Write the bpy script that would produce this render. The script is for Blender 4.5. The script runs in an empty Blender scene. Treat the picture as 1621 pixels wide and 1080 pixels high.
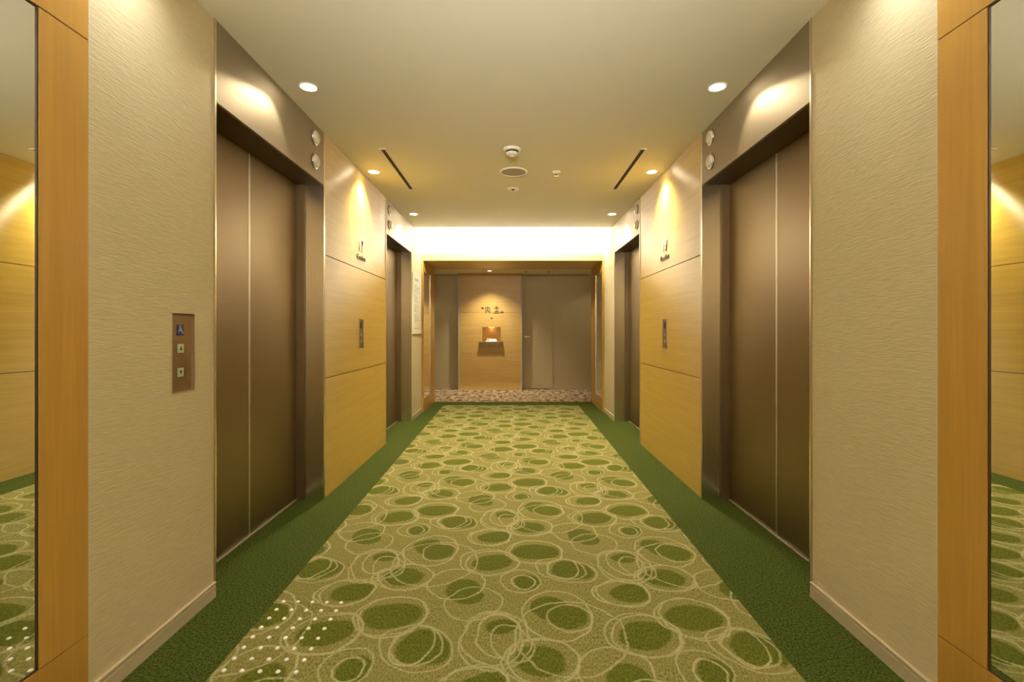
import bpy, bmesh, math
from mathutils import Vector, Matrix
PI = math.pi
SC = bpy.context.scene
COL = SC.collection
F = 760.0                      # focal length in pixels
K = F / 680.0                  # depth scale
EYE, CEIL, WX, DX = 1.15, 2.505, 1.295, 1.475   # eye, ceiling, wall face, elevator door plane

# ------------------------------------------------------------------ objects
def V(*a): return Vector(a)

def obj(name, bm, m, parent=None, smooth=False):
    me = bpy.data.meshes.new(name)
    bmesh.ops.recalc_face_normals(bm, faces=bm.faces[:])
    bm.to_mesh(me); bm.free()
    for mm in (m if isinstance(m, (list, tuple)) else [m]):
        me.materials.append(mm)
    if smooth:
        for p in me.polygons: p.use_smooth = True
    o = bpy.data.objects.new(name, me)
    COL.objects.link(o)
    if parent is not None:
        w = Vector((0, 0, 0)); q = parent
        while q is not None:
            w += q.location; q = q.parent
        me.transform(Matrix.Translation(-w))
        o.parent = parent
    return o

def tag(o, label, cat, group=None):
    o['label'] = label; o['category'] = cat
    if group: o['group'] = group
    return o

def thing(name, label, cat, loc, group=None):
    o = bpy.data.objects.new(name, None); COL.objects.link(o)
    o.location = loc; o.empty_display_size = .1
    return tag(o, label, cat, group)

def struct(name, bm, m, parent=None):
    o = obj(name, bm, m, parent)
    if parent is None: o['kind'] = 'structure'
    return o

# ------------------------------------------------------------------ shapes
def BM(): return bmesh.new()

def box(bm, x0, x1, y0, y1, z0, z1, bev=0, mi=0):
    x0, x1 = sorted((x0, x1)); y0, y1 = sorted((y0, y1)); z0, z1 = sorted((z0, z1))
    vs = [bm.verts.new(p) for p in ((x0,y0,z0),(x1,y0,z0),(x1,y1,z0),(x0,y1,z0),(x0,y0,z1),(x1,y0,z1),(x1,y1,z1),(x0,y1,z1))]
    fs = [bm.faces.new([vs[i] for i in f]) for f in ((3,2,1,0),(4,5,6,7),(0,1,5,4),(1,2,6,5),(2,3,7,6),(3,0,4,7))]
    for f in fs: f.material_index = mi
    if bev:
        es = list({e for f in fs for e in f.edges})
        bmesh.ops.bevel(bm, geom=es, offset=bev, segments=2, affect='EDGES', profile=.5)
    return bm

def one(x0, x1, y0, y1, z0, z1, bev=0):
    return box(BM(), x0, x1, y0, y1, z0, z1, bev)

def frame_m(o, r, u):
    """4x4 whose local x runs along r, local y along u, local z out of the surface"""
    r, u = Vector(r), Vector(u); n = r.cross(u)
    return Matrix(((r.x,u.x,n.x,o[0]),(r.y,u.y,n.y,o[1]),(r.z,u.z,n.z,o[2]),(0,0,0,1)))

def side_m(s, y, z, out=0.0):
    """a frame on the left (s=-1) or right (s=+1) wall face"""
    return frame_m((s*(WX-out), y, z), (0, -s, 0), (0, 0, 1))

def lbox(bm, M, x0, x1, y0, y1, z0, z1, bev=0):
    b = one(x0, x1, y0, y1, z0, z1, bev)
    b.transform(M); me = bpy.data.meshes.new('t'); b.to_mesh(me); b.free(); bm.from_mesh(me); bpy.data.meshes.remove(me)
    return bm

def lathe(prof, seg=32, M=None, bm=None):
    """closed or open profile of (radius, height) turned about local z"""
    b = BM(); rings = []
    for r, z in prof:
        if r < 1e-6: rings.append([b.verts.new((0, 0, z))])
        else: rings.append([b.verts.new((r*math.cos(2*PI*k/seg), r*math.sin(2*PI*k/seg), z)) for k in range(seg)])
    for a, c in zip(rings, rings[1:]):
        for k in range(seg):
            j = (k+1) % seg
            if len(a) == 1 and len(c) == 1: continue
            if len(a) == 1: b.faces.new((a[0], c[k], c[j]))
            elif len(c) == 1: b.faces.new((a[k], a[j], c[0]))
            else: b.faces.new((a[k], a[j], c[j], c[k]))
    if M is not None: b.transform(M)
    if bm is None: return b
    me = bpy.data.meshes.new('t'); b.to_mesh(me); b.free(); bm.from_mesh(me); bpy.data.meshes.remove(me)
    return bm

def stroke(bm, M, pts, w, z0, z1):
    """flat bar of width w along a polyline in local x,y; z0..z1 thick"""
    for (ax, ay), (bx, by) in zip(pts, pts[1:]):
        d = Vector((bx-ax, by-ay)); L = d.length
        if L < 1e-6: continue
        a = math.atan2(d.y, d.x)
        T = M @ Matrix.Translation((ax, ay, 0)) @ Matrix.Rotation(a, 4, 'Z')
        lbox(bm, T, -w*.45, L+w*.45, -w/2, w/2, z0, z1)
    return bm

def arc(cx, cy, r, a0, a1, n=14):
    return [(cx+r*math.cos(math.radians(a0+(a1-a0)*k/n)), cy+r*math.sin(math.radians(a0+(a1-a0)*k/n))) for k in range(n+1)]

def text_bm(s, M, size, depth=.002, sx=1.0, bold=0.0):
    cu = bpy.data.curves.new('t', 'FONT'); cu.body = s; cu.size = size; cu.align_x = 'CENTER'
    cu.extrude = depth; cu.offset = bold; cu.resolution_u = 4
    o = bpy.data.objects.new('t', cu); COL.objects.link(o)
    dg = bpy.context.evaluated_depsgraph_get()
    me = bpy.data.meshes.new_from_object(o.evaluated_get(dg))
    bpy.data.objects.remove(o); bpy.data.curves.remove(cu)
    b = BM(); b.from_mesh(me); bpy.data.meshes.remove(me)
    b.transform(M @ Matrix.Diagonal((sx, 1, 1, 1)))
    return b

# ------------------------------------------------------------------ materials
class G:
    """small node-graph writer"""
    def __init__(self, name):
        self.m = bpy.data.materials.new(name); self.m.use_nodes = True
        self.t = self.m.node_tree; self.n = self.t.nodes; self.bs = self.n['Principled BSDF']
    def node(self, kind, **kw):
        n = self.n.new(kind)
        for k, v in kw.items(): setattr(n, k, v)
        return n
    def put(self, n, i, v):
        if hasattr(v, 'is_linked'): self.t.links.new(v, n.inputs[i])
        elif v is not None: n.inputs[i].default_value = v
    def math(self, op, a, b=None, c=None):
        n = self.node('ShaderNodeMath', operation=op)
        self.put(n, 0, a); self.put(n, 1, b); self.put(n, 2, c)
        return n.outputs[0]
    def vec(self, op, a, b=None):
        n = self.node('ShaderNodeVectorMath', operation=op)
        self.put(n, 0, a)
        if b is not None: self.put(n, 1, b)
        return n.outputs['Value'] if op in ('LENGTH', 'DOT_PRODUCT') else n.outputs[0]
    def coords(self, scale=(1,1,1), kind='Object'):
        tc = self.node('ShaderNodeTexCoord'); mp = self.node('ShaderNodeMapping')
        self.t.links.new(tc.outputs[kind], mp.inputs[0]); mp.inputs['Scale'].default_value = scale
        return mp.outputs[0]
    def noise(self, vec, scale, detail=3, rough=.55, dist=0):
        n = self.node('ShaderNodeTexNoise'); self.put(n, 'Vector', vec); self.put(n, 'Scale', scale)
        self.put(n, 'Detail', detail); self.put(n, 'Roughness', rough); self.put(n, 'Distortion', dist)
        return n.outputs[0]
    def mix(self, f, a, b, blend='MIX'):
        n = self.node('ShaderNodeMix', data_type='RGBA', blend_type=blend)
        self.put(n, 0, f)
        for i, c in ((6, a), (7, b)):
            self.put(n, i, c if hasattr(c, 'is_linked') else (*c, 1))
        return n.outputs[2]
    def rng(self, v, a, b, c, d, smooth=False):
        n = self.node('ShaderNodeMapRange')
        if smooth: n.interpolation_type = 'SMOOTHSTEP'
        self.put(n, 0, v); self.put(n, 1, a); self.put(n, 2, b); self.put(n, 3, c); self.put(n, 4, d)
        return n.outputs[0]
    def bump(self, h, strength, dist):
        n = self.node('ShaderNodeBump'); self.put(n, 'Height', h); self.put(n, 'Strength', strength); self.put(n, 'Distance', dist)
        self.t.links.new(n.outputs[0], self.bs.inputs['Normal'])
    def set(self, **kw):
        for k, v in kw.items():
            k = {'color': 'Base Color', 'rough': 'Roughness', 'metal': 'Metallic', 'spec': 'Specular IOR Level',
                 'coat': 'Coat Weight', 'coat_rough': 'Coat Roughness', 'aniso': 'Anisotropic'}.get(k, k)
            if isinstance(v, tuple) and len(v) == 3: v = (*v, 1)
            self.put(self.bs, k, v)
        return self.m

def plain(name, c, rough=.5, metal=0, var=.06, scale=40, spec=.5):
    g = G(name); f = g.noise(g.coords(), scale)
    col = g.mix(f, tuple(v*(1-var) for v in c), tuple(min(1, v*(1+var)) for v in c))
    return g.set(color=col, rough=rough, metal=metal, spec=spec)

def emit(name, c, s):
    g = G(name); g.set(color=(.9,.9,.9), rough=.4)
    g.bs.inputs['Emission Color'].default_value = (*c, 1); g.bs.inputs['Emission Strength'].default_value = s
    return g.m

def wood(name, c, grain, rough=.34, var=.13):
    """grain: the axis the grain runs along"""
    g = G(name)
    sc = {'y': (30, 1.1, 30), 'z': (30, 30, 1.1), 'x': (1.1, 30, 30)}[grain]
    p = g.coords(sc); a = g.noise(p, 1.0, 5, .6, .6)
    sc2 = tuple(v*5 for v in sc); b = g.noise(g.coords(sc2), 1.0, 2)
    f = g.math('ADD', g.math('MULTIPLY', a, .7), g.math('MULTIPLY', b, .3))
    f = g.rng(f, .3, .7, 0, 1)
    col = g.mix(f, tuple(v*(1-var) for v in c), tuple(v*(1+var) for v in c))
    g.bump(b, .03, .002)
    if grain == 'y':                       # a fine horizontal grain stretches highlights upright
        tv = g.node('ShaderNodeCombineXYZ'); tv.inputs[2].default_value = 1.0
        g.put(g.bs, 'Tangent', tv.outputs[0])
        return g.set(color=col, rough=.38, spec=.6, aniso=1.0)
    return g.set(color=col, rough=rough, spec=.5)

def brushed(name, c, rough, axis='z', aniso=0.0):
    g = G(name)
    sc = {'z': (220, 220, 2), 'y': (220, 2, 220)}[axis]
    n = g.noise(g.coords(sc), 1.0, 2)
    col = g.mix(n, tuple(v*.93 for v in c), tuple(v*1.07 for v in c))
    return g.set(color=col, rough=g.rng(n, .2, .8, rough-.03, rough+.04), metal=1.0)

def wallpaper(name, c, axes):
    g = G(name)
    p = g.coords(axes)
    a = g.noise(p, 1.0, 3, .5, .35)
    h = g.rng(a, .3, .7, 0, 1)
    col = g.mix(h, tuple(v*.92 for v in c), tuple(v*1.04 for v in c))
    g.bump(a, .55, .003)
    return g.set(color=col, rough=.62, spec=.3)

WALLC = (.56, .48, .295)
M = {}
M['paper_side'] = wallpaper('woven_wallpaper_side', WALLC, (8, 24, 230))
M['paper_end'] = wallpaper('woven_wallpaper_end', (.60, .52, .42), (24, 8, 230))
M['grey_wall'] = plain('corridor_wall_paint', (.50, .43, .28), .6, var=.04)
M['white_wall'] = plain('cove_wall_paint', (.88, .85, .78), .6, var=.02)
M['ceiling'] = plain('ceiling_paint', (.80, .745, .61), .7, var=.015, scale=8)
M['base'] = plain('baseboard_paint', (.50, .43, .29), .4, var=.03)
M['wood_h'] = wood('honey_wood_horizontal', (.57, .39, .075), 'y')
M['wood_v'] = wood('honey_wood_vertical', (.45, .25, .048), 'z')
M['wood_x'] = wood('honey_wood_across', (.56, .37, .12), 'x')
M['gap'] = plain('panel_joint', (.06, .035, .015), .7)
M['bronze'] = brushed('bronze_door_metal', (.28, .21, .125), .44, 'z')
M['bronze_j'] = brushed('bronze_jamb_metal', (.86, .79, .62), .24, 'z')
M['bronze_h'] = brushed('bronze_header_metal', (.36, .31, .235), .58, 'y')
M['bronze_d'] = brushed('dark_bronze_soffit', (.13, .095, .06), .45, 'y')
M['steel'] = brushed('bright_steel', (.72, .68, .58), .28, 'z')
M['alum'] = brushed('sill_aluminium', (.75, .72, .64), .4, 'y')
M['trim'] = brushed('pale_bronze_trim', (.62, .52, .38), .38, 'z')
M['plate'] = brushed('call_panel_metal', (.30, .22, .13), .42, 'z')
M['white_pl'] = plain('white_plastic', (.82, .80, .74), .35, var=.02)
M['grey_pl'] = plain('grey_plastic', (.45, .42, .36), .5, var=.03)
M['dark'] = plain('dark_slot', (.025, .018, .012), .7)
M['ink'] = plain('dark_lettering', (.13, .085, .045), .5)
M['ink_soft'] = plain('grey_print', (.38, .40, .36), .6)
M['blue'] = plain('blue_sign', (.02, .035, .22), .35)
M['button'] = plain('pale_button', (.46, .50, .38), .3)
M['green_arrow'] = plain('button_mark', (.03, .09, .04), .4)
M['board'] = plain('white_board', (.80, .82, .74), .3, var=.02)
M['stud'] = plain('stud_ceramic', (.92, .90, .80), .3, var=.02)
M['lens'] = plain('lantern_lens', (.66, .61, .52), .25, var=.05)
M['lamp'] = emit('downlight_lens', (1, .86, .62), 26)
M['strip'] = emit('cove_lamp', (1, .86, .62), 8)
M['niche_lamp'] = emit('niche_lamp', (1, .55, .22), 1.6)
g = G('mirror_silver'); M['mirror'] = g.set(color=(.86, .88, .84), rough=.004, metal=1.0)
M['edge_dark'] = plain('mirror_edge', (.045, .022, .010), .4)

def border_carpet():
    g = G('green_cut_pile'); p = g.coords((1, 1, 1))
    a = g.noise(p, 120, 3, .75); b = g.noise(p, 330, 2, .6)
    f = g.rng(g.math('ADD', g.math('MULTIPLY', a, .6), g.math('MULTIPLY', b, .4)), .42, .58, 0, 1)
    col = g.mix(f, (.012, .021, .002), (.100, .134, .024))
    g.bump(a, .8, .006)
    return g.set(color=col, rough=.95, spec=.1)
M['green'] = border_carpet()

def brown_carpet():
    g = G('brown_mottled_carpet'); p = g.coords((13, 6, 1))
    a = g.noise(p, 1.0, 4, .7); b = g.noise(g.coords((1, 1, 1)), 60, 2)
    f = g.rng(g.math('ADD', g.math('MULTIPLY', a, .75), g.math('MULTIPLY', b, .25)), .40, .60, 0, 1)
    col = g.mix(f, (.05, .028, .012), (.57, .43, .27))
    return g.set(color=col, rough=.9, spec=.15)
M['brown'] = brown_carpet()

def runner_carpet():
    """olive ovals inside loose cream rings, on a half-drop repeat of 0.606 x 1.015"""
    g = G('oval_ring_carpet')
    AX, AZ, BZ = .606, .503, 1.015
    tc = g.node('ShaderNodeTexCoord'); sp = g.node('ShaderNodeSeparateXYZ')
    P = tc.outputs['Object']
    wob = g.node('ShaderNodeTexNoise'); g.put(wob, 'Vector', P); g.put(wob, 'Scale', 7.0); g.put(wob, 'Detail', 2.0)
    w2 = g.vec('MULTIPLY', g.vec('SUBTRACT', wob.outputs['Color'], (.5, .5, .5)), (.050, .050, 0))
    g.put(sp, 0, g.vec('ADD', P, w2))
    X = sp.outputs[0]; Z = g.math('MULTIPLY', sp.outputs[1], 1.0/K)
    # motif: centre, blobs (cx,cz,a,b,rot), rings (cx,cz,a,b,rot)
    motifs = [
     ((-.105,.100), [(0,0,.100,.074,.25)], [(0,.0,.130,.112,.1),(-.012,.004,.146,.120,-.1)]),
     ((-.100,.360), [(0,0,.086,.064,.2)], [(-.030,0,.122,.090,.1),(-.022,.002,.110,.100,0)]),
     ((-.045,.650), [(0,0,.060,.043,.2)], [(-.008,-.042,.084,.112,0),(-.030,-.056,.112,.140,.2),(-.018,-.07,.128,.15,-.1)]),
     (( .068,.940), [(0,0,.058,.063,0)], [(-.017,0,.053,.058,.2),(-.03,.01,.090,.090,0)]),
     (( .095,.478), [(0,0,.094,.070,-.25)], [(.010,0,.126,.106,-.1),(.0,.0,.138,.100,.1),(-.10,.085,.07,.10,.5)]),
     (( .118,.200), [(0,0,.120,.078,.05)], [(0,0,.134,.124,0),(-.008,.004,.146,.116,.1)]),
     (( .190,.722), [(-.042,.050,.070,.062,.3),(.032,-.014,.082,.074,-.2),(-.055,-.005,.03,.035,0)],
                    [(-.010,.0,.140,.150,.0),(.038,-.018,.092,.084,-.3),(.03,-.12,.21,.20,.2)]),
     (( .285,.030), [(-.035,0,.068,.072,-.3),(.005,.004,.102,.074,-.5)], [(-.045,.012,.076,.094,-.3),(-.03,0,.146,.102,-.35),(-.03,.01,.098,.088,-.4)]),
     (( .388,.372), [(0,0,.080,.082,0),(.030,-.055,.062,.048,.3)], [(-.040,.048,.128,.116,0),(.050,-.088,.120,.112,.2)]),
    ]
    blob = None; ring = None; inner = None
    for (mx, mz), blobs, rings in motifs:
        dx = g.math('SUBTRACT', X, mx)
        i = g.math('ROUND', g.math('MULTIPLY', dx, 1/AX))
        qx = g.math('MULTIPLY_ADD', i, -AX, dx)
        dz = g.math('MULTIPLY_ADD', i, -AZ, g.math('SUBTRACT', Z, mz))
        j = g.math('ROUND', g.math('MULTIPLY', dz, 1/BZ))
        qz = g.math('MULTIPLY_ADD', j, -BZ, dz)
        cb = g.node('ShaderNodeCombineXYZ'); g.put(cb, 0, qx); g.put(cb, 1, qz); Q = cb.outputs[0]
        def ell(c):
            cx, cz, a, b, rot = c
            # rotated ellipse as two dot products
            u = g.vec('DOT_PRODUCT', g.vec('SUBTRACT', Q, (cx, cz, 0)), (math.cos(rot)/a, math.sin(rot)/a, 0))
            v = g.vec('DOT_PRODUCT', g.vec('SUBTRACT', Q, (cx, cz, 0)), (-math.sin(rot)/b, math.cos(rot)/b, 0))
            return g.math('SQRT', g.math('MULTIPLY_ADD', u, u, g.math('MULTIPLY', v, v)))
        for c in blobs:
            r = g.rng(ell(c), 1.07, .93, 0, 1)
            blob = r if blob is None else g.math('MAXIMUM', blob, r)
        for k, c in enumerate(rings):
            e = g.math('ABSOLUTE', g.math('SUBTRACT', ell(c), 1.0))
            w = .0058/math.sqrt(c[2]*c[3])
            r = g.rng(e, w, w*.35, 0, 1.0 if k == 0 else .85)
            ring = r if ring is None else g.math('MAXIMUM', ring, r)
    # woven ribs
    rib = g.noise(g.vec('MULTIPLY', P, (190, 70, 1)), 1.0, 2, .6)
    fine = g.noise(g.vec('MULTIPLY', P, (1, 1, 1)), 160, 2, .6)
    big = g.noise(P, 5.5, 2, .5)
    base = g.mix(g.rng(rib, .36, .64, 0, 1), RC['base0'], RC['base1'])
    base = g.mix(g.rng(big, .35, .65, 0, .45), base, RC['warm'])
    bl = g.mix(g.rng(rib, .36, .64, 0, 1), RC['blob0'], RC['blob1'])
    col = g.mix(g.math('MULTIPLY', blob, .94), base, bl)
    rm = g.math('MULTIPLY', ring, g.rng(fine, .34, .56, .25, .95))
    col = g.mix(rm, col, RC['ring'])
    g.bump(g.math('ADD', rib, g.math('MULTIPLY', rm, .6)), .5, .004)
    return g.set(color=col, rough=.92, spec=.12)
RC = dict(base0=(.110,.103,.024), base1=(.290,.270,.092), warm=(.220,.200,.062), blob0=(.055,.070,.005), blob1=(.125,.145,.016), ring=(.40,.375,.205))
M['runner'] = runner_carpet()

# ------------------------------------------------------------------ camera
cam = bpy.data.cameras.new('camera'); co = bpy.data.objects.new('camera', cam); COL.objects.link(co)
co.location = (0, 0, EYE); co.rotation_euler = (PI/2, 0, 0)
cam.sensor_width = 36; cam.sensor_fit = 'HORIZONTAL'; cam.lens = 36*F/1621
cam.shift_x = -1.5/1621; cam.shift_y = -16/1621; cam.clip_start = .02
SC.camera = co

# ------------------------------------------------------------------ depths (along +y)
def D(z): return z*K
M0, M1, P1 = D(-.36), D(1.174), D(1.310)          # mirror span, wood stile end
E1 = (D(1.872), D(2.935)); E2 = (D(4.385), D(5.460))
END, COVE = D(6.10), D(5.62)
POR1 = D(6.96); BACK = D(8.45); FEAT = D(8.33); BEH = -1.15
HEAD = 2.147

# ------------------------------------------------------------------ setting
struct('floor', one(-1.62, 1.62, BEH-.2, POR1, -.05, 0), M['green'])
struct('floor_corridor', one(-3.2, 3.2, POR1, BACK+.15, -.05, .002), M['brown'])
struct('ceiling', one(-1.62, 1.62, BEH-.2, COVE, CEIL, CEIL+.05), M['ceiling'])
struct('ceiling_cove', box(one(-1.45, 1.45, D(5.1), END+.12, 2.92, 2.97), -1.45, 1.45, D(5.06), D(5.1), CEIL+.05, 2.97), M['white_wall'])
struct('ceiling_corridor', one(-3.2, 3.2, POR1-.02, BACK+.15, 2.263, 2.30), M['ceiling'])
for s, side in ((-1, 'left'), (1, 'right')):
    w = 'wall_'+side
    b = BM(); y0, y1, h0, h1 = D(1.690)-.060*K, D(1.690)+.060*K, .908, 1.222                       # wallpaper beside the mirror
    if s < 0:                                                                                       # with the recess of the call panel
        box(b, s*WX, s*(WX+.017), P1, y0, 0, CEIL+.02); box(b, s*WX, s*(WX+.017), y1, E1[0]-.0155, 0, CEIL+.02)
        box(b, s*WX, s*(WX+.017), y0, y1, 0, h0); box(b, s*WX, s*(WX+.017), y0, y1, h1, CEIL+.02)
        box(b, s*(WX+.017), s*(WX+.3), P1, E1[0]-.0155, 0, CEIL+.02)
    else: box(b, s*WX, s*(WX+.3), P1, E1[0]-.0155, 0, CEIL+.02)
    struct(w, b, M['paper_side'])
    struct(w, one(s*(WX+.02), s*(WX+.3), M0-D(.14), P1, 0, CEIL+.02), M['paper_side'])             # behind the mirror panelling
    struct(w, one(s*WX, s*(WX+.3), BEH, M0-D(.14), 0, CEIL+.02), M['paper_side'])
    struct(w, one(s*(WX+.02), s*(WX+.3), E1[1]+.0185, E2[0]-.0155, 0, CEIL+.02), M['paper_side'])  # behind the wood panelling
    struct(w, one(s*WX, s*(WX+.3), E2[1]+.0195, END+.02, 0, 2.97), M['paper_side'])
    struct(w, one(s*WX, s*(WX+.3), D(5.06), E2[1]+.0195, CEIL+.05, 2.97), M['paper_side'])
    for e in (E1, E2):
        struct('wall_shaft_'+side, one(s*(DX+.032), s*(WX+.3), e[0]-.0125, e[1]+.0125, 0, CEIL+.02), M['grey_wall'])
    bb = BM()
    for y0, y1 in ((P1, E1[0]-.014), (E2[1]+.014, END-.022), (BEH, M0-D(.14))):
        box(bb, s*WX, s*(WX-.010), y0, y1, 0, .046)
        box(bb, s*WX, s*(WX-.006), y0, y1, .046, .058)
        box(bb, s*WX, s*(WX-.012), y0, y1, .058, .066, .002)
    struct('baseboard_'+side, bb, M['base'])
    # cross corridor
    struct('wall_corridor_'+side, box(one(s*3.1, s*3.2, POR1, BACK, 0, 2.27), s*1.27, s*3.2, POR1-.1, POR1-.001, 0, 2.27), M['grey_wall'])
struct('wall_behind', one(-1.6, 1.6, BEH-.1, BEH, 0, CEIL+.02), M['white_wall'])
struct('wall_cove', one(-1.6, 1.6, END, END+.12, 2.236, 2.97), M['white_wall'])
U = 1.15/95.0                                                             # metres per pixel on the back wall
b = BM()
box(b, -3.2, .186, BACK, BACK+.12, 0, 2.28)
box(b, .186, .772, BACK, BACK+.12, 1.995, 2.28)
box(b, .772, 3.2, BACK, BACK+.12, 0, 2.28)
struct('wall_back', b, M['grey_wall'])
struct('baseboard_back', box(box(BM(), .80, 3.1, BACK-.012, BACK, 0, .07, .002), -3.1, -1.05, BACK-.012, BACK, 0, .07, .002), M['base'])
struct('trim_1', box(one(-1.062, -1.022, BACK-.14, BACK, 0, 2.263), .148, .176, BACK-.14, BACK, 0, 2.263), M['base'])
dr = struct('door_1', one(.196, .762, BACK+.012, BACK+.05, .012, 1.975, .003), M['grey_wall'])
db = BM()
box(db, .176, .196, BACK-.012, BACK+.06, 0, 1.995); box(db, .762, .782, BACK-.012, BACK+.06, 0, 1.995); box(db, .176, .782, BACK-.012, BACK+.06, 1.975, 1.998)
obj('door_frame', db, M['base'], dr)
hb = lathe([(0,0),(.022,0),(.022,.006),(.009,.008),(.009,.035),(0,.035)], 16, frame_m((.245, BACK+.012, 1.035), (1,0,0), (0,0,1)))
box(hb, .236, .335, BACK-.032, BACK-.020, 1.026, 1.044, .004)
obj('door_handle', hb, M['steel'], dr)
struct('trim_2', one(.795, .803, BACK-.004, BACK, .07, 2.263), M['grey_pl'])

# ------------------------------------------------------------------ carpet runner and tactile studs
rb = BM()
y0, y1 = BEH+.01, D(6.62)
def edge(y, s):                                                           # the runner's cut edge
    a, c = (-1.004, -1.066) if s < 0 else (.956, 1.009)
    return a + (c-a)*(y/K-1.4)/5.1
vs = [rb.verts.new(p) for z in (.0005, .004) for p in ((edge(y0,-1), y0, z), (edge(y0,1), y0, z), (edge(y1,1), y1, z), (edge(y1,-1), y1, z))]
for f in ((0,1,2,3),(4,5,6,7),(0,1,5,4),(1,2,6,5),(2,3,7,6),(3,0,4,7)): rb.faces.new([vs[i] for i in f])
tag(obj('carpet_runner', rb, M['runner']), 'pale green carpet runner with olive ovals inside cream rings, between dark green borders', 'carpet')

sb = lathe([(0,.006),(.0034,.0057),(.0062,.0044),(.0078,.0022),(.0086,0),(0,0)], 16)
stud0 = obj('tactile_stud', sb, M['stud'], smooth=True)
ORD = ['first', 'second', 'third', 'fourth', 'fifth', 'sixth', 'seventh', 'eighth']
for r in range(8):
    for c in range(5):
        o = stud0 if (r, c) == (0, 0) else stud0.copy()
        if o is not stud0: COL.objects.link(o)
        o.location = (-.9700 - .0006*r + .0618*c, D(1.816 - .0526*r) - .002*c, .004)
        tag(o, 'white tactile stud, %s from left in the %s row counted from the far end' % (ORD[c], ORD[r]), 'tactile stud', 'white tactile studs on the carpet')

# ------------------------------------------------------------------ elevators
def lantern(s, y, z, parent):
    Mx = frame_m((s*(WX-.003), y, z), (0, -s, 0), (0, 0, 1))
    h = obj('hall_lantern', lathe([(0,0),(.050,0),(.050,.007),(.047,.010),(.041,.010)], 36, Mx), M['steel'], parent, True)
    obj('lens', lathe([(.041,.009),(.040,.016),(.034,.023),(.022,.027),(0,.028)], 36, Mx), M['lens'], h, True)

def elevator(s, e, lan, label):
    a, c = e
    t = thing('elevator', label, 'elevator', (s*DX, (a+c)/2, 0))
    hb = BM(); box(hb, s*(WX-.003), s*(WX+.014), a, c, HEAD, CEIL, .0015)
    hd = obj('header', hb, M['bronze_h'], t)
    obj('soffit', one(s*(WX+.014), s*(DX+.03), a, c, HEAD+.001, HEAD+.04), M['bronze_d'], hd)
    for y0, y1, sg in ((a-.012, a, -1), (c, c+.012, 1)):
        j = obj('jamb', one(s*(WX-.004), s*(1.418), y0, y1, 0, CEIL, .001), M['bronze_j'], t)
        i0, i1 = (y0, a+.016) if sg < 0 else (c-.016, y1)
        obj('inner_jamb', one(s*1.420, s*(DX+.03), i0, i1, 0, HEAD), M['bronze'], j)
        q = (y0-.003, y0+.0005) if sg < 0 else (y1-.0005, y1+.006)
        obj('edge_trim', one(s*(WX-.006), s*(WX+.02), q[0], q[1], 0, CEIL), M['trim'], j)
    m = (a+c)/2
    for y0, y1, ye in ((a+.016, m-.002, m-.002), (m+.002, c-.016, m+.002)):
        d = obj('door_panel', one(s*DX, s*(DX+.024), y0, y1, .010, HEAD, .002), M['bronze'], t)
        w = -.005 if ye < m else .005
        obj('edge_strip', one(s*(DX-.003), s*(DX+.02), ye, ye+w, .012, HEAD-.002, .0028), M['steel'], d)
    obj('sill', one(s*(DX-.010), s*(DX+.028), a+.016, c-.016, 0, .008, .002), M['alum'], t)
    for z in (2.412, 2.256): lantern(s, lan, z, t)
    return t
elevator(-1, E1, D(2.800), 'nearest bronze elevator on the left wall, beside the call panel with the wheelchair sign')
elevator(1, E1, D(2.800), 'nearest bronze elevator on the right wall, beside bare woven wallpaper without a call panel')
elevator(-1, E2, D(4.490), 'far bronze elevator on the left, between the wood panelling and the white guide board')
elevator(1, E2, D(4.480), 'far bronze elevator on the right, between the wood panelling and the portal to the corridor')

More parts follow.
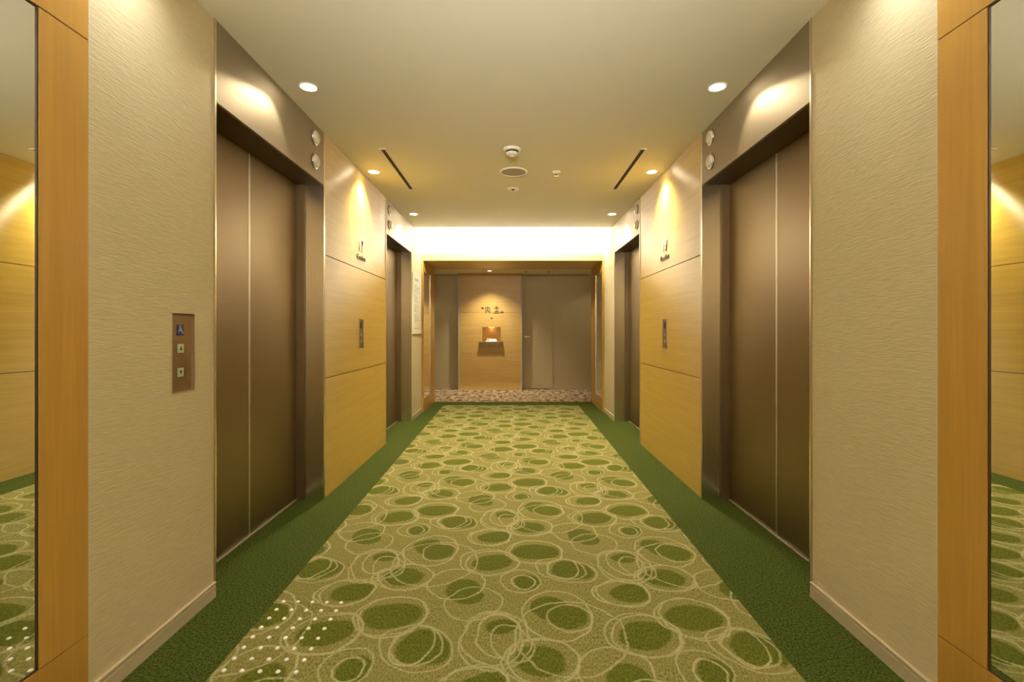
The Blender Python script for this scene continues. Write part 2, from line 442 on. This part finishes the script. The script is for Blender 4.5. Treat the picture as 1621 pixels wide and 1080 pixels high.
# ------------------------------------------------------------------ wood panelling with number, call panel
def call_panel(s, y, z0, z1, w, label, big):
    t = thing('call_button_panel', label, 'call panel', (s*WX, y, z0))
    zc = (z0+z1)/2; Mx = side_m(s, y, zc, -.0164 if big else -.0006); h = (z1-z0)/2; w2 = w/2
    fb = BM(); lip, out = (.004, .017 if big else .006)
    lbox(fb, Mx, -w2, -w2+lip, -h, h, 0, out); lbox(fb, Mx, w2-lip, w2, -h, h, 0, out)
    lbox(fb, Mx, -w2+lip, w2-lip, h-lip, h, 0, out); lbox(fb, Mx, -w2+lip, w2-lip, -h, -h+lip, 0, out)
    obj('rim', fb, M['trim'], t)
    pl = obj('face_plate', lbox(BM(), Mx, -w2+lip, w2-lip, -h+lip, h-lip, 0, .0015), M['plate'], t)
    def btn(cy, up, sz):
        bo = obj('button', lbox(BM(), Mx, -sz/2, sz/2, cy-sz/2, cy+sz/2, .0015, .0055, .001), M['button'], pl)
        k = sz*.25; g_ = 1 if up else -1
        b = BM(); v = [b.verts.new(Mx @ Vector(p)) for zz in (.0055, .0062) for p in ((-k, cy-g_*k*.8, zz), (k, cy-g_*k*.8, zz), (0, cy+g_*k, zz))]
        for f in ((0,1,2),(3,4,5),(0,1,4,3),(1,2,5,4),(2,0,3,5)): b.faces.new([v[i] for i in f])
        obj('arrow', b, M['green_arrow'], t)
    if big:
        btn(-.02+.036, True, .034); btn(-.078, False, .034)
        cy = .088
        tl = obj('wheelchair_sign', lbox(BM(), Mx, -.018, .018, cy-.021, cy+.021, .0015, .0035), M['blue'], t)
        b = BM(); a0, a1 = .0035, .0042
        lathe([(0,a1),(.0032,a1),(.0032,a0)], 14, Mx @ Matrix.Translation((-.002, cy+.0150, 0)), b)
        stroke(b, Mx, [(-.002, cy+.010), (-.0012, cy-.002), (.007, cy-.002), (.0105, cy-.012), (.0145, cy-.0105)], .0030, a0, a1)
        stroke(b, Mx, [(-.002, cy+.0045), (.006, cy+.0045)], .0026, a0, a1)
        stroke(b, Mx, arc(-.0005, cy-.0075, .0085, 115, 345), .0026, a0, a1)
        obj('symbol', b, M['white_pl'], tl)
    else:
        btn(-.010, True, .024); btn(-.065, False, .024)
        obj('indicator', lbox(BM(), Mx, -.020, .020, .045, .095, .0015, .003), M['dark'], t)
    return t

def panelling(s, side):
    t = thing('wood_panelling', 'honey wood panelling in three tiers on the %s wall, between its two elevators' % side, 'wall panelling', (s*WX, (E1[1]+E2[0])/2, 0))
    y0, y1 = E1[1]+.019, E2[0]-.016
    for z0, z1 in ((0, .820), (.826, 1.671), (1.677, CEIL)):
        obj('panel', one(s*WX, s*(WX+.018), y0, y1, z0, z1, .0012), M['wood_h'], t)
    obj('backing', one(s*(WX+.018), s*(WX+.0199), y0, y1, 0, CEIL), M['gap'], t)
    yc = D(3.66)
    n = thing('floor_number_sign', 'metal number 17 with a small dark word under it, on the %s wood panelling' % side, 'number sign', (s*WX, yc, 1.76))
    for ch, off in (('1', -.038), ('7', .036)):
        Mx = side_m(s, yc, 1.826, .004) @ Matrix.Translation((off, 0, 0))
        obj('numeral', text_bm(ch, Mx, .155, .004, .85, -.002), M['steel'], n)
    obj('caption', text_bm('Comfort', side_m(s, yc, 1.757, .003), .058, .003, 1.12), M['ink'], n)
    call_panel(s, yc, 1.000, 1.253, .118, 'slim metal call button panel set in the %s wood panelling below the number' % side, False)
panelling(-1, 'left'); panelling(1, 'right')
call_panel(-1, D(1.690), .908, 1.222, .120*K, 'recessed metal call panel with blue wheelchair sign and two buttons on the woven left wall', True)

# ------------------------------------------------------------------ mirrors in wood surrounds near the camera
for s, side in ((-1, 'left'), (1, 'right')):
    t = thing('framed_wall_mirror', 'tall mirror in a full-height honey wood surround on the %s wall nearest the camera' % side, 'mirror', (s*WX, (M0+M1)/2, 0))
    th = WX+.019; a, c = M0-D(.14), P1
    z0, z1 = .223, 2.036
    for y0, y1 in ((M1, c), (a, M0)):
        obj('stile', one(s*WX, s*th, y0, y1, z0+.0015, z1-.0015, .001), M['wood_v'], t)
    obj('lower_panel', one(s*WX, s*th, a, c, 0, z0-.0015, .001), M['wood_v'], t)
    obj('upper_panel', one(s*WX, s*th, a, c, z1+.0015, CEIL, .001), M['wood_v'], t)
    obj('mirror_glass', one(s*(WX+.005), s*(WX+.016), M0+.004, M1-.004, z0+.004, z1-.004), M['mirror'], t)
    eb = BM()
    for y0, y1, q0, q1 in ((M0+.0005, M0+.004, z0, z1), (M1-.004, M1-.0005, z0, z1)):
        box(eb, s*(WX+.002), s*(WX+.017), y0, y1, q0, q1)
    box(eb, s*(WX+.002), s*(WX+.017), M0+.004, M1-.004, z0, z0+.003); box(eb, s*(WX+.002), s*(WX+.017), M0+.004, M1-.004, z1-.003, z1)
    obj('mirror_edge', eb, M['edge_dark'], t)

# ------------------------------------------------------------------ portal at the end
t = thing('wood_portal', 'honey wood portal framing the far opening to the cross corridor, mirrors inside its jambs', 'portal', (0, END, 0))
LT = 2.146
obj('lintel', one(-WX+.001, WX-.001, END-.020, POR1-.105, LT, 2.236, .002), M['wood_x'], t)
for s in (-1, 1):
    j = BM(); xi, xo = s*1.268, s*(WX-.0005)
    box(j, xi, xo, END-.020, END+.03, 0, LT-.001, .0015)
    box(j, xi, s*1.30, D(6.60), POR1-.002, 0, LT-.001, .0015)
    box(j, xi, s*1.30, END+.03, D(6.60), 0, .185); box(j, xi, s*1.30, END+.03, D(6.60), 2.0, LT-.001)
    j = obj('jamb', j, M['wood_v'], t)
    obj('mirror', one(s*1.274, s*1.282, END+.03, D(6.60), .185, 2.0), M['mirror'], j)
    obj('mirror_bead', box(one(s*1.266, s*1.276, D(6.595), D(6.605), .185, 2.0), s*1.266, s*1.276, END+.03, D(6.60), .183, .190), M['trim'], j)
obj('soffit_end', one(-1.268, 1.268, POR1-.105, POR1-.002, LT, 2.236), M['wood_x'], t)

# ------------------------------------------------------------------ feature panel with niche, shelf, sign, phone
t = thing('wood_feature_panel', 'honey wood panel with a lit niche on the corridor wall facing the lobby', 'wall panel', (-.43, FEAT, 0))
x0, x1, n0, n1, q0, q1 = -1.02, .147, -.593, -.242, .944, 1.223
tiers = ((0, .718), (.722, 1.503), (1.507, 2.263))
for k, (z0, z1) in enumerate(tiers):
    b = BM()
    if k == 1:
        box(b, x0, n0, FEAT, BACK, z0, z1); box(b, n1, x1, FEAT, BACK, z0, z1)
        box(b, n0, n1, FEAT, BACK, z0, q0); box(b, n0, n1, FEAT, BACK, q1, z1); box(b, n0, n1, BACK-.012, BACK-.002, q0, q1)
    else: box(b, x0, x1, FEAT, BACK-.001, z0, z1, .0015)
    obj('panel', b, M['wood_x'], t)
obj('niche_frame', box(box(one(n0-.012, n0, FEAT-.006, FEAT+.002, q0, q1+.012), n1, n1+.012, FEAT-.006, FEAT+.002, q0, q1+.012), n0, n1, FEAT-.006, FEAT+.002, q1, q1+.012), M['wood_x'], t)
obj('niche_light', one((n0+n1)/2-.06, (n0+n1)/2+.06, FEAT+.05, FEAT+.08, q1-.008, q1-.001), M['niche_lamp'], t)
tag(obj('wall_shelf', one(-.655, -.192, FEAT-.062, FEAT-.0005, .868, .9435, .006), M['bronze']), 'small wooden shelf below the lit niche, holding the white telephone', 'shelf')
PY = FEAT+.058
ph = thing('telephone', 'white house telephone on the small shelf in front of the orange niche', 'telephone', (-.415, PY-.065, .9445))
b = BM()
v = [b.verts.new(p) for p in ((-.53,PY-.115,.9445),(-.30,PY-.115,.9445),(-.30,PY-.015,.9445),(-.53,PY-.015,.9445),
     (-.505,PY-.100,.965),(-.325,PY-.100,.965),(-.335,PY-.022,.996),(-.495,PY-.022,.996))]
for f in ((3,2,1,0),(4,5,6,7),(0,1,5,4),(1,2,6,5),(2,3,7,6),(3,0,4,7)): b.faces.new([v[i] for i in f])
bmesh.ops.bevel(b, geom=b.edges[:], offset=.005, segments=2, affect='EDGES')
body = obj('body', b, M['white_pl'], ph)
Mk = Matrix.Translation((-.385, PY-.062, .983)) @ Matrix.Rotation(math.atan2(.031, .078), 4, 'X')
for r in range(4):
    for c in range(3):
        obj('key', lbox(BM(), Mk, -.022+.022*c-.008, -.022+.022*c+.008, -.027+.017*r-.006, -.027+.017*r+.006, -.004, .003), M['grey_pl'], body)
hs = one(-.50, -.458, PY-.110, PY-.018, .990, 1.004, .006)
box(hs, -.502, -.456, PY-.112, PY-.088, .970, .998, .006); box(hs, -.502, -.456, PY-.04, PY-.016, .982, 1.000, .006)
obj('handset', hs, M['white_pl'], ph)
sg = thing('direction_lettering', 'dark metal lettering on the corridor wood panel above the niche', 'sign', (-.39, FEAT, 1.47))
Mb = frame_m((0, FEAT, 0), (1,0,0), (0,0,1))
def glyph(strokes, w=.016):
    b = BM()
    for p in strokes: stroke(b, Mb, p, w, .0008, .006)
    obj('character', b, M['ink'], sg)
glyph([[(-.575,1.600),(-.605,1.592),(-.575,1.580)]], .018)
glyph([[(-.53,1.480),(-.53,1.600),(-.45,1.600),(-.45,1.480)], [(-.49,1.625),(-.49,1.565),(-.515,1.525)], [(-.49,1.565),(-.465,1.525)]], .013)
glyph([[(-.345,1.612),(-.29,1.612)], [(-.36,1.585),(-.275,1.585)], [(-.355,1.535),(-.28,1.535)], [(-.317,1.63),(-.317,1.50)], [(-.37,1.497),(-.27,1.497)]], .012)
glyph([[(-.245,1.515),(-.195,1.515)], [(-.212,1.532),(-.192,1.515),(-.212,1.498)]], .014)
tag(obj('wall_spot', lathe([(0,.012),(.012,.011),(.018,.006),(.020,0),(0,0)], 18, frame_m((-.415, FEAT, 1.405), (1,0,0), (0,0,1))), M['steel'], smooth=True),
    'tiny metal fitting on the corridor wood panel, between the lettering and the niche', 'wall fitting')
vb = thing('wall_vent', 'small dark grille on the corridor wall above the pale door', 'vent', (.458, BACK, 2.135))
obj('frame', box(box(box(one(.385,.531,BACK-.006,BACK,2.195,2.203), .385,.531,BACK-.006,BACK,2.097,2.105), .385,.393,BACK-.006,BACK,2.105,2.195), .523,.531,BACK-.006,BACK,2.105,2.195), M['grey_pl'], vb)
for k in range(5): obj('slat', one(.393, .523, BACK-.005, BACK-.0005, 2.108+.0175*k, 2.120+.0175*k), M['plate'], vb)

# guide board on the left wall past the far elevator
t = thing('guide_board', 'tall white printed guide board on the left wall beside the far elevator', 'notice board', (-WX, D(5.81), 1.11))
y0, y1 = D(5.52), D(6.02)
obj('board', one(-WX, -WX+.012, y0, y1, 1.11, 1.905, .002), M['board'], t)
Mx = side_m(-1, (y0+y1)/2, 1.11, .0122)
pr = BM(); import random; rnd = random.Random(4)
lbox(pr, Mx, -.17, .05, .70, .735, 0, .0006)
for k in range(24):
    zz = .64-.022*k; L = .10+.30*rnd.random(); xx = -.20
    if k % 6 == 5: continue
    while xx < -.20+L:
        w = .012+.03*rnd.random(); lbox(pr, Mx, xx, xx+w, zz, zz+.009, 0, .0006); xx += w+.012
lbox(pr, Mx, -.20, .20, .070, .076, 0, .0006)
obj('print', pr, M['ink_soft'], t)
obj('bottom_rail', one(-WX, -WX+.016, y0, y1, 1.098, 1.1095), M['plate'], t)

# ------------------------------------------------------------------ ceiling fixtures
def lamp(name, kind, loc, parent, energy, color, **kw):
    l = bpy.data.lights.new(name, kind); l.energy = energy; l.color = color
    for k, v in kw.items(): setattr(l, k, v)
    o = bpy.data.objects.new(name, l); COL.objects.link(o)
    w = Vector((0,0,0)); q = parent
    while q is not None: w += q.location; q = q.parent
    o.location = Vector(loc)-w; o.parent = parent
    return o
WARM = (1.0, .84, .57)
LP = dict(spot=9, wood=110, far=90, angle=98, cove=72, niche=.20, corr=100, back=.2, near=10, rear=22)
def downlight(x, y, z, label, energy, ang=None, group=None, r=.043, tilt=0, blend=.35, col=WARM):
    t = thing('downlight', label, 'downlight', (x, y, z), group)
    Mx = frame_m((x, y, z), (1,0,0), (0,-1,0))
    obj('trim_ring', lathe([(r+.009,0),(r+.009,.003),(r+.005,.005),(r,.004),(r-.002,.0008)], 40, Mx), M['white_pl'], t, True)
    obj('lamp_lens', lathe([(r-.001,.001),(r*.6,.0022),(0,.0026)], 40, Mx), M['lamp'], t, True)
    l = lamp('lamp', 'SPOT', (x, y, z-.012), t, energy, col, spot_size=math.radians(ang or LP['angle']), spot_blend=blend, shadow_soft_size=.03)
    l.rotation_euler = (-math.radians(tilt), 0, 0)
    return t
for s, side in ((-1, 'left'), (1, 'right')):
    downlight(s*1.135, D(2.385), CEIL, 'bright ceiling downlight in front of the nearest %s elevator' % side, LP['spot'], tilt=24, blend=.12)
    downlight(s*1.183, D(3.656), CEIL, 'ceiling downlight above the number 17 on the %s wood panelling' % side, LP['wood'], 120, blend=1)
    downlight(s*1.150, D(4.980), CEIL, 'small far ceiling downlight in front of the far %s elevator' % side, LP['far'], tilt=10)
    downlight(s*1.135, D(1.38), CEIL, 'ceiling downlight over the woven wallpaper beside the %s mirror' % side, LP['near'], 160, blend=1, col=(.97, 1, 1.04))
    downlight(s*.80, D(-.6), CEIL, 'ceiling downlight behind the camera near the %s wall' % side, LP['back'], 130)  # unseen pair added to brighten the lobby near the camera
    # linear air slots
    y0, y1 = D(3.20), D(4.10); xc = s*.970
    t = thing('air_slot', 'long thin dark air slot in the ceiling on the %s, inward of the downlights' % side, 'air vent', (xc, (y0+y1)/2, CEIL))
    b = BM(); w = .026
    for a0, a1 in ((xc-w, xc-w*.62), (xc+w*.62, xc+w)): box(b, a0, a1, y0, y1, CEIL-.005, CEIL)
    box(b, xc-w, xc+w, y0-.012, y0, CEIL-.005, CEIL); box(b, xc-w, xc+w, y1, y1+.012, CEIL-.005, CEIL)
    obj('frame', b, M['ceiling'], t)
    obj('slot', one(xc-w*.62, xc+w*.62, y0, y1, CEIL-.0015, CEIL), M['dark'], t)
    obj('blade', one(xc-.002, xc+.002, y0, y1, CEIL-.004, CEIL-.0015), M['dark'], t)
def cm(x, y, z=CEIL): return frame_m((x, y, z), (1,0,0), (0,-1,0))
t = thing('smoke_detector', 'round white smoke detector on the ceiling, nearest of the central row of fittings', 'smoke detector', (-.008, D(3.20), CEIL))
obj('base', lathe([(0,0),(.066,0),(.066,.010),(.060,.016),(.048,.018)], 40, cm(-.008, D(3.20))), M['white_pl'], t, True)
obj('sensor', lathe([(.048,.017),(.046,.024),(.040,.030)], 40, cm(-.008, D(3.20))), M['dark'], t, True)
obj('cap', lathe([(.044,.029),(.044,.036),(.034,.044),(0,.046)], 40, cm(-.008, D(3.20))), M['white_pl'], t, True)
t = thing('ceiling_speaker', 'wide round flat speaker grille in the middle of the ceiling', 'speaker', (.005, D(3.656), CEIL))
obj('rim', lathe([(.118,0),(.118,.005),(.112,.009),(.104,.007),(.102,.003)], 48, cm(.005, D(3.656))), M['white_pl'], t, True)
obj('grille', lathe([(.103,.004),(.06,.006),(0,.007)], 48, cm(.005, D(3.656))), plain('speaker_grille', (.42,.37,.29), .6, var=.25, scale=900), t, True)
t = thing('ceiling_access_plate', 'small round white ceiling fitting just beyond the speaker grille', 'ceiling fitting', (0, D(4.095), CEIL))
obj('plate', lathe([(0,-.001),(.052,-.001),(.052,.005),(.046,.008),(.016,.008)], 36, cm(0, D(4.095))), M['white_pl'], t, True)
obj('centre', lathe([(.016,.007),(.014,.014),(0,.016)], 24, cm(0, D(4.095))), M['dark'], t, True)
t = thing('ceiling_sprinkler', 'small metal sprinkler head on the ceiling right of the speaker grille', 'sprinkler', (.371, D(3.656), CEIL))
obj('escutcheon', lathe([(0,-.001),(.034,-.001),(.034,.004),(.026,.009),(.012,.011)], 32, cm(.371, D(3.656))), M['white_pl'], t, True)
obj('deflector', lathe([(.010,.010),(.009,.030),(.020,.032),(.020,.034),(0,.036)], 24, cm(.371, D(3.656))), M['steel'], t, True)
tag(obj('cove_sensor', lathe([(0,.014),(.010,.012),(.014,.004),(.016,0),(0,0)], 20, frame_m((.012, END, 2.56), (1,0,0), (0,0,1))), M['grey_pl'], smooth=True),
    'tiny grey fitting on the bright cove wall above the portal', 'wall fitting')
# cove strip behind the ceiling edge
t = thing('cove_light', 'hidden warm strip lamp washing the wall above the far portal', 'cove light', (0, COVE-.08, CEIL+.05))
obj('strip', one(-1.24, 1.24, COVE-.10, COVE-.06, CEIL+.0505, CEIL+.075, .004), M['strip'], t)
a = lamp('lamp', 'AREA', (0, COVE-.05, CEIL+.11), t, LP['cove'], (1, .96, .87), shape='RECTANGLE', size=2.4, size_y=.05)
a.rotation_euler = (math.radians(100), 0, 0)
# added uplight trough, unseen behind the camera, put in to brighten the near ceiling
t = thing('wall_uplight', 'long uplight trough on the wall behind the camera, lighting the near ceiling', 'wall light', (0, BEH, 1.62))
obj('trough', box(one(-1.05, 1.05, BEH+.001, BEH+.16, 1.62, 1.64), -1.05, 1.05, BEH+.145, BEH+.16, 1.64, 1.69), M['white_wall'], t)
obj('strip', one(-1.0, 1.0, BEH+.04, BEH+.08, 1.641, 1.66, .004), M['strip'], t)
a = lamp('lamp', 'AREA', (0, BEH+.09, 1.695), t, LP['rear'], (1, .95, .84), shape='RECTANGLE', size=1.3, size_y=.08, spread=math.radians(52))
a.rotation_euler = (math.radians(112), 0, 0)
a = lamp('wall_wash', 'AREA', (0, BEH+.10, 1.70), t, 24, (1, .93, .80), shape='RECTANGLE', size=2.0, size_y=.06, spread=math.radians(110))  # added lamp brightening the rear wall that the jambs reflect
a.rotation_euler = (math.radians(185), 0, 0)
# corridor
downlight(-.432, D(7.93), 2.263, 'small downlight in the cross corridor ceiling, above the wood panel with the niche', LP['corr'], 106, blend=.8, r=.035)
for x, lab in ((-2.3, 'left'), (2.0, 'right')):
    downlight(x, D(7.7), 2.263, 'downlight in the cross corridor ceiling, out of sight to the %s' % lab, LP['corr']*.1, 150, r=.035)  # unseen lamps added to lift the light in the corridor
for x, lab in ((.242, 'left'), (.668, 'right')):
    tag(obj('ceiling_nozzle', lathe([(0,0),(.022,0),(.022,.006),(.010,.012),(.010,.03),(.016,.032),(0,.034)], 20, cm(x, D(8.02), 2.263)), M['grey_pl'], smooth=True),
        'small fitting on the cross corridor ceiling above the pale door, %s of two' % lab, 'ceiling fitting')
lamp('niche_glow', 'POINT', ((n0+n1)/2, FEAT+.045, q1-.03), bpy.data.objects['wood_feature_panel'], LP['niche'], (1, .50, .18), shadow_soft_size=.015)

# ------------------------------------------------------------------ world, colour
w = bpy.data.worlds.new('world'); SC.world = w; w.use_nodes = True
w.node_tree.nodes['Background'].inputs[0].default_value = (.02, .017, .012, 1)
w.node_tree.nodes['Background'].inputs[1].default_value = .3
SC.view_settings.view_transform = 'Standard'; SC.view_settings.look = 'None'
SC.view_settings.gamma = 1; SC.view_settings.use_curve_mapping = False
SC.view_settings.exposure = 0.5
SC.cycles.use_denoising = True
SC.cycles.max_bounces = 14; SC.cycles.diffuse_bounces = 8; SC.cycles.glossy_bounces = 8
SC.cycles.sample_clamp_indirect = 6; SC.cycles.blur_glossy = .3; SC.cycles.caustics_reflective = True
